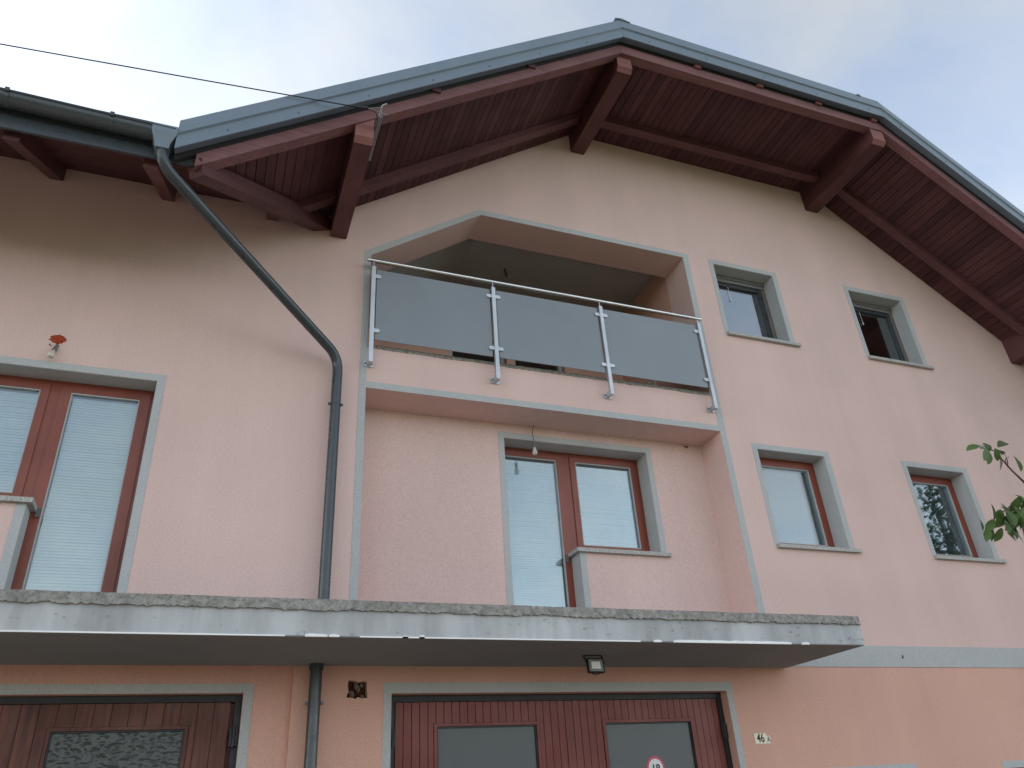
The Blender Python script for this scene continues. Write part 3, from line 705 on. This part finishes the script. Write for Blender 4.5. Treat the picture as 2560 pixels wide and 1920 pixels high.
# ------------------------------------------------------------------ balcony railing
rl = empty('balcony_railing', (3.2, -.1, 5.59))
tag(rl, 'steel balcony railing with three frosted grey glass panels', 'railing')
YP = -.10
MB().tube([(1.115, YP, 6.862), (5.245, YP, 6.852)], .0225, 18).build('handrail', 'steel', rl, smooth=True)
PX = [1.185, 2.517, 3.845, 5.187]
for px in PX:
    MB().box(px-.021, px+.021, YP-.021, YP+.021, 5.60, 6.775).build('post', 'steelp', rl)
    MB().tube([(px, YP, 6.775), (px, YP, 6.845)], .0065, 10).build('rail_pin', 'steelp', rl)
    mb = MB().poly([rect(px-.048, px+.048, 5.60, 5.665)], -.012, -.005); mb.box(px-.02, px+.02, YP+.021, -.012, 5.61, 5.655)
    mb.build('foot_plate', 'steelp', rl)
    for s in (-1, 1): MB().tube([(px+s*.035, -.010, 5.635), (px+s*.035, -.028, 5.635)], .009, 8).build('bolt', 'galv', rl)
GZ0, GZ1 = 5.875, 6.752
for i in range(3):
    a, b = PX[i]+.038, PX[i+1]-.038
    MB().box(a, b, YP+.004, YP+.014, GZ0, GZ1).build('glass_panel', 'frost', rl)
    for z in (6.655, 5.975):
        for (px, s) in ((PX[i], 1), (PX[i+1], -1)):
            pts = [(px+s*.0215, z-.021), (px+s*.062, z-.021)]+[(px+s*(.062+.021*math.sin(t)), z-.021*math.cos(t)) for t in (.5, 1.0, 1.57, 2.1, 2.6)]+[(px+s*.062, z+.021), (px+s*.0215, z+.021)]
            if s < 0: pts = list(reversed(pts))
            MB().poly([pts], YP-.012, YP+.003).poly([pts], YP+.015, YP+.024).build('glass_clamp', 'steelp', rl)

# ------------------------------------------------------------------ small fixtures
def bulb_lamp(name, top, drop, tilt, label, cord=True):
    r = empty(name, top); tag(r, label, 'light bulb')
    t = Vector(top); b = t+Vector(drop)
    mid = (t+b)/2+Vector((-.012, 0, .01))
    MB().tube(smoothpath([t, mid+Vector((-.01, 0, .02)), b], .04, 5), .004, 7).build('cord', 'cord', r)
    d = Vector(tilt).normalized(); q = d.to_track_quat('-Z', 'Y')
    def place(mb): mb.v = [tuple(b+q @ Vector(v)) for v in mb.v]; return mb
    place(MB().lathe([(.001, .01), (.014, .008), (.018, -.01), (.019, -.05), (.001, -.05)], (0, 0, 0), 12)).build('socket', 'socket', r, smooth=True)
    place(MB().lathe([(.013, -.05), (.014, -.066), (.022, -.085), (.030, -.105), (.029, -.122), (.018, -.137), (.001, -.142)], (0, 0, 0), 14)).build('glass_bulb', 'bulb', r, smooth=True)
    place(MB().lathe([(.006, -.05), (.008, -.075), (.014, -.09), (.012, -.105), (.001, -.108)], (0, 0, 0), 8)).build('filament_stem', 'cream', r)
    return r
bulb_lamp('hanging_bulb', (3.095, .375, 5.364), (-.015, 0, -.215), (0, 0, -1), 'bare bulb on a brown cord hanging before the recessed balcony door')
bulb_lamp('wall_bulb', (-1.500, .002, 5.42), (-.005, -.03, -.045), (-.15, -.35, -1), 'bare bulb dangling from the wall below a red brick patch')
r = empty('ceiling_wire', (3.18, 1.13, 8.11)); tag(r, 'short dark wire stub hanging from the glass balcony ceiling', 'wire')
MB().tube([(3.18, 1.13, 8.112), (3.19, 1.12, 8.02), (3.20, 1.10, 7.965)], .011, 7).build('cable', 'black', r)
MB().tube([(3.20, 1.10, 7.97), (3.235, 1.07, 7.952)], .004, 6).build('bare_end', 'white', r)
# brick patch
pts = [(-1.515+(.060+.014*noise.noise(Vector((k*.9, 1, 2))))*math.cos(2*math.pi*k/26)+.01*math.sin(k*2.1), 5.468+(.045+.014*noise.noise(Vector((k*.8, 5, 2))))*math.sin(2*math.pi*k/26)) for k in range(26)]
o = MB().poly([pts], -.004, .01).build('brick_patch', 'brick', house); o['label'] = 'small patch of bare red brick in the render'
for (x, z, s) in ((-1.565, 5.405, .008), (-1.55, 5.395, .005), (-1.50, 5.40, .009)):
    MB().poly([[(x+s*math.cos(a), z+s*math.sin(a)*1.3) for a in (0, 1.2, 2.5, 3.6, 5)]], -.0035, .01).build('plaster_chip', 'cord', house)
for (x, y_, z, s) in ((5.06, .418, 5.335, .022), (5.03, .418, 5.338, .010)):
    MB().poly([[(x+s*math.cos(a), z+s*math.sin(a)*.7) for a in (0, 1, 2, 3, 4.2, 5.3)]], y_-.006, y_+.01).build('nest_stain', 'cord', house)
# floodlight
fl_ = empty('floodlight', (3.05, -.56, 2.764)); tag(fl_, 'small black floodlight under the concrete slab above the garage door', 'lamp')
mb = MB(); mb.tube(smoothpath([(2.968, -.60, 2.69), (2.962, -.55, 2.763), (3.128, -.55, 2.763), (3.122, -.60, 2.69)], .008, 3), .006, 6); mb.build('bracket', 'black', fl_)
q = Matrix.Translation((3.042, -.605, 2.675)) @ Matrix.Rotation(math.radians(-8), 4, 'X') @ Matrix.Rotation(math.radians(0), 4, 'Z')
def pl(mb): mb.v = [tuple(q @ Vector(v)) for v in mb.v]; return mb
pl(MB().box(-.072, .072, 0, .03, -.056, .056)).build('housing', 'black', fl_)
pl(ring(-.074, .074, -.058, .058, .009, -.006, -.0005)).build('bezel', 'black', fl_)
pl(MB().box(-.065, .065, -.003, -.0008, -.049, .049)).build('front_glass', 'lens', fl_)
pl(MB().box(-.040, .040, -.0045, -.0032, -.028, .030)).build('led_plate', 'blind', fl_)
MB().tube(smoothpath([(3.0, -.58, 2.625), (3.03, -.59, 2.603), (3.075, -.60, 2.612)], .015, 4), .004, 6).build('cable', 'black', fl_)
# house number
def text(body, size, sx, loc, mat, parent, name, y, bold=0):
    cu = bpy.data.curves.new(name, 'FONT'); cu.body = body; cu.size = size; cu.align_x = 'CENTER'; cu.align_y = 'CENTER'; cu.extrude = .0006; cu.offset = bold
    ob = bpy.data.objects.new(name, cu); COL.objects.link(ob)
    dg = bpy.context.evaluated_depsgraph_get(); me = bpy.data.meshes.new_from_object(ob.evaluated_get(dg)); bpy.data.objects.remove(ob)
    me.materials.clear(); me.materials.append(M[mat])
    me.transform(Matrix.Scale(sx, 4, (1, 0, 0))); me.transform(Matrix.Rotation(math.pi/2, 4, 'X'))
    o = bpy.data.objects.new(name, me); COL.objects.link(o); o.parent = parent; o.location = Vector((loc[0], y, loc[1]))-wloc(parent); return o
a = empty('house_number_plate', (4.98, -.004, 2.092)); tag(a, 'cream house number plate reading 46 right of the garage door', 'sign')
MB().poly([rect(4.912, 5.046, 2.092, 2.181)], -.006, -.001).build('plate', 'cream', a)
text('46', .105, .80, (4.979, 2.137), 'ink', a, 'numerals', -.0068, .0016)
b = empty('house_letter_plate', (5.067, -.004, 2.092)); tag(b, 'small cream plate reading A next to the 46 plate', 'sign')
MB().poly([rect(5.047, 5.088, 2.092, 2.158)], -.005, -.001).build('plate', 'cream', b)
text('A', .072, .80, (5.067, 2.124), 'ink', b, 'letter', -.0058, .0004)
# round 18 sign on the garage glass
st = empty('number_sticker', (3.905, .138, 1.94)); tag(st, 'white oval sign with pink red rim reading 18 on the garage glass', 'sign')
oc = [(3.905+.093*math.cos(2*math.pi*(k+.5)/14), 1.938+.098*math.sin(2*math.pi*(k+.5)/14)) for k in range(14)]
ic = [(3.905+.072*math.cos(2*math.pi*k/28), 1.934+.078*math.sin(2*math.pi*k/28)) for k in range(28)]
MB().poly([oc], .1365, .1395).build('rim', 'pinkred', st); MB().poly([ic], .1355, .136).build('disc', 'paper', st)
text('18', .092, .95, (3.905, 1.930), 'ink', st, 'numerals', .1348, .0022)
# insect on the band
bug = empty('moth', (7.0, -.012, 2.90)); tag(bug, 'tiny dark moth resting on the grey band right of the slab', 'insect')
MB().lathe([(.001, -.022), (.006, -.01), (.005, .01), (.001, .02)], (7.0, -.014, 2.885), 7).build('body', 'cord', bug)
MB().add([(6.998, -.012, 2.90), (6.985, -.011, 2.865), (6.999, -.013, 2.87), (7.002, -.012, 2.90), (7.015, -.011, 2.865), (7.001, -.013, 2.87)], [(0, 1, 2), (3, 5, 4)]).build('wing', 'cord', bug)

# overhead cable and its bracket
br = empty('cable_bracket', (.93, -1.3, 7.38)); tag(br, 'galvanised bar with a hook fixed beside the left purlin end', 'bracket')
mb = MB().box(.905, .911, -1.60, -1.03, 7.335, 7.385); mb.box(.911, .945, -1.60, -1.03, 7.335, 7.341)
mb.build('angle_bar', 'galv', br)
MB().tube(smoothpath([(.925, -1.55, 7.37), (.925, -1.60, 7.42), (.93, -1.63, 7.45), (.965, -1.66, 7.452)], .02, 4), .011, 8).build('hook', 'galv', br)
MB().tube([(.93, -1.60, 7.39), (.985, -1.63, 7.345)], .004, 6).build('pin', 'galv', br)
cb = empty('overhead_cable', (.6, -1.62, 7.49)); tag(cb, 'thin black overhead cable running from the gable bracket to the upper left', 'cable')
A = Vector((.643, -1.62, 7.36)); B = Vector((-12.0, -.42, 7.72))
pts = []
for k in range(41):
    t = k/40; p = A.lerp(B, t); p.z -= 4*.06*t*(1-t); pts.append(p)
MB().tube(pts, .006, 6).build('cable', 'black', cb)
MB().tube([(.64, -1.62, 7.36), (.80, -1.625, 7.375)], [.007, .017], 8).build('strain_clamp', 'black', cb)
for e in ((.925, -1.62, 7.44), (.92, -1.60, 7.40)):
    MB().tube([(.80, -1.625, 7.375), e], .003, 5).build('tie_wire', 'galv', cb)
MB().tube(smoothpath([(.80, -1.625, 7.37), (.88, -1.63, 7.36), (.905, -1.56, 7.30), (.905, -1.40, 7.35)], .05, 5), .004, 5).build('service_lead', 'black', cb)

# clothes rack on the loggia
rk = empty('drying_rack', (5.0, .9, 5.44)); tag(rk, 'folded white clothes rack behind the right frosted glass panel', 'clothes rack')
for (p, q_) in (((4.80, .85, 5.44), (5.02, .75, 6.42)), ((5.10, .9, 5.44), (4.95, .8, 6.42)), ((4.80, 1.15, 5.44), (5.02, 1.05, 6.42)), ((5.10, 1.2, 5.44), (4.95, 1.1, 6.42))):
    MB().tube([p, q_], .011, 7).build('leg', 'white', rk)
for t in range(5): MB().tube([(4.95+.018*t, .75, 6.40), (4.95+.018*t, 1.1, 6.40)], .004, 5).build('rail', 'white', rk)

# ------------------------------------------------------------------ walnut tree at the right
tree = empty('walnut_tree', (12.7, -3.3, 0)); tag(tree, 'walnut tree whose leafy twigs reach in from the right edge', 'tree')
def limb(pts, r0, r1):
    n = len(pts); return MB().tube(pts, [r0+(r1-r0)*i/(n-1) for i in range(n)], 9)
rt = random.Random(11)
C0 = Vector((12.7, -3.1, 6.0))
trunk = limb([(12.7, -3.3, -.1), (12.68, -3.28, 1.2), (12.72, -3.2, 2.4), (12.7, -3.1, 3.4)], .19, .12)
lmbs = []
for k in range(16):
    a = k*2.4; el = rt.uniform(-.1, 1.3); ln = rt.uniform(1.2, 1.9)
    d = Vector((math.cos(a)*math.cos(el), math.sin(a)*math.cos(el)*.8, math.sin(el)))
    s0 = Vector((12.7, -3.1, rt.uniform(3.2, 4.6))); mid = s0+d*ln*.5+Vector((0, 0, .15)); e = s0+d*ln
    lmbs.append((s0, mid, e)); trunk.tube([s0, mid, e], [.06, .04, .015], 7)
trunk.tube([(12.7, -3.1, 3.3), (12.65, -3.05, 5.0), (12.7, -3.1, 6.9)], [.12, .07, .02], 8)
trunk.build('trunk', 'bark', tree, smooth=True)
def leaf_geo(L_=.13, fold=.25, curl=.25):
    ws = [(0, .02), (.18, .22), (.42, .36), (.66, .40), (.86, .24), (1, .02)]
    vs = []; fs = []
    for i, (t, w) in enumerate(ws):
        x = t*L_; z = -curl*L_*t*t
        vs += [(x, -w*L_*.62, z+fold*w*L_*.5), (x, 0, z), (x, w*L_*.62, z+fold*w*L_*.5)]
        if i:
            a = (i-1)*3; b_ = i*3; fs += [(a, b_, b_+1, a+1), (a+1, b_+1, b_+2, a+2)]
    return vs, fs
lv, lf = leaf_geo()
crown = MB()
for k in range(3400):
    while True:
        v = Vector((rt.uniform(-1, 1), rt.uniform(-1, 1), rt.uniform(-1, 1)))
        if .25 < v.length < 1 and noise.noise(v*2.6+Vector((4, 1, 2))) > -.12: break
    p = C0+Vector((v.x*1.9, v.y*1.4, v.z*2.0))
    mtx = Matrix.Translation(p) @ Matrix.Rotation(rt.uniform(0, 6.28), 4, 'Z') @ Matrix.Rotation(rt.uniform(-.2, 1.2), 4, 'Y') @ Matrix.Rotation(rt.uniform(-.7, .7), 4, 'X') @ Matrix.Scale(rt.uniform(.75, 1.25), 4)
    crown.add([mtx @ Vector(q) for q in lv], lf)
stuff(crown.build('crown', 'leaf', tree))
leafs = []
def leaf_at(parent, p, d, upv, size, curl=.25, fold=.25):
    x = Vector(d).normalized(); z = (Vector(upv)-x*Vector(upv).dot(x)).normalized(); y = z.cross(x)
    vs, fs = leaf_geo(size, fold, curl)
    mt = Matrix((x, y, z)).transposed().to_4x4()
    o = MB().add([mt @ Vector(v) for v in vs], fs).build('leaf', 'leaf', parent, smooth=True)
    o.location = Vector(p)-wloc(parent); return o
lb = limb([(12.7, -3.1, 3.2), (11.0, -2.8, 3.45), (9.2, -2.35, 3.6), (7.9, -2.1, 3.72)], .06, .022).build('limb', 'bark', tree, smooth=True)
tw1 = limb([(7.9, -2.1, 3.72), (7.35, -2.02, 3.86), (7.0, -2.0, 4.083), (6.90, -2.0, 4.19), (6.84, -2.0, 4.275), (6.77, -2.0, 4.375)], .014, .005).build('twig', 'bark', tree, smooth=True)
tw2 = limb([(7.9, -2.1, 3.72), (7.4, -2.0, 3.86), (7.0, -1.98, 3.90), (6.75, -2.0, 3.85), (6.52, -2.02, 3.74)], .014, .005).build('twig', 'bark', tree, smooth=True)
UPV = (0, -.55, 1)
for p, d, s, cu in (((6.63, 4.425), (-1, -.1), .14, .35), ((6.66, 4.40), (-.55, -1), .13, .2), ((6.69, 4.395), (-.25, -1), .13, .2), ((6.72, 4.40), (-.1, -1), .12, .25), ((6.745, 4.40), (-.75, .1), .10, .2),
                    ((6.755, 4.395), (.15, -1), .10, .3), ((6.77, 4.39), (.3, .8), .13, .3), ((6.78, 4.40), (.9, .7), .15, .5), ((6.79, 4.39), (1, .25), .15, .35), ((6.80, 4.37), (.35, -1), .15, .3), ((6.81, 4.34), (.7, -.8), .12, .4), ((6.93, 4.33), (.9, -.6), .16, .25)):
    leaf_at(tw1, (p[0], -2.0+rt.uniform(-.05, .05), p[1]), (d[0], rt.uniform(-.3, .3), d[1]), (rt.uniform(-.5, .5), -.8, .7), s*1.2, cu)
limb([(6.86, -2.0, 4.245), (6.87, -2.0, 4.30), (6.93, -2.0, 4.33)], .004, .003).build('leaf_stalk', 'bark', tree)
limb([(6.77, -2.0, 4.375), (6.70, -2.0, 4.40), (6.62, -2.0, 4.42)], .005, .003).build('leaf_stalk', 'bark', tree)
for k in range(74):
    t = rt.random(); x = 6.44+.62*t+rt.uniform(-.05, .05); z = 3.70+.18*t+rt.gauss(0, .075); 
    a = rt.uniform(-2.6, -.5)
    leaf_at(tw2, (x, -2.0+rt.uniform(-.16, .14), z), (math.cos(a), rt.uniform(-.5, .3), math.sin(a)), (rt.uniform(-.6, .6), -.9, .6), rt.uniform(.12, .19), rt.uniform(.1, .5), rt.uniform(.1, .5))
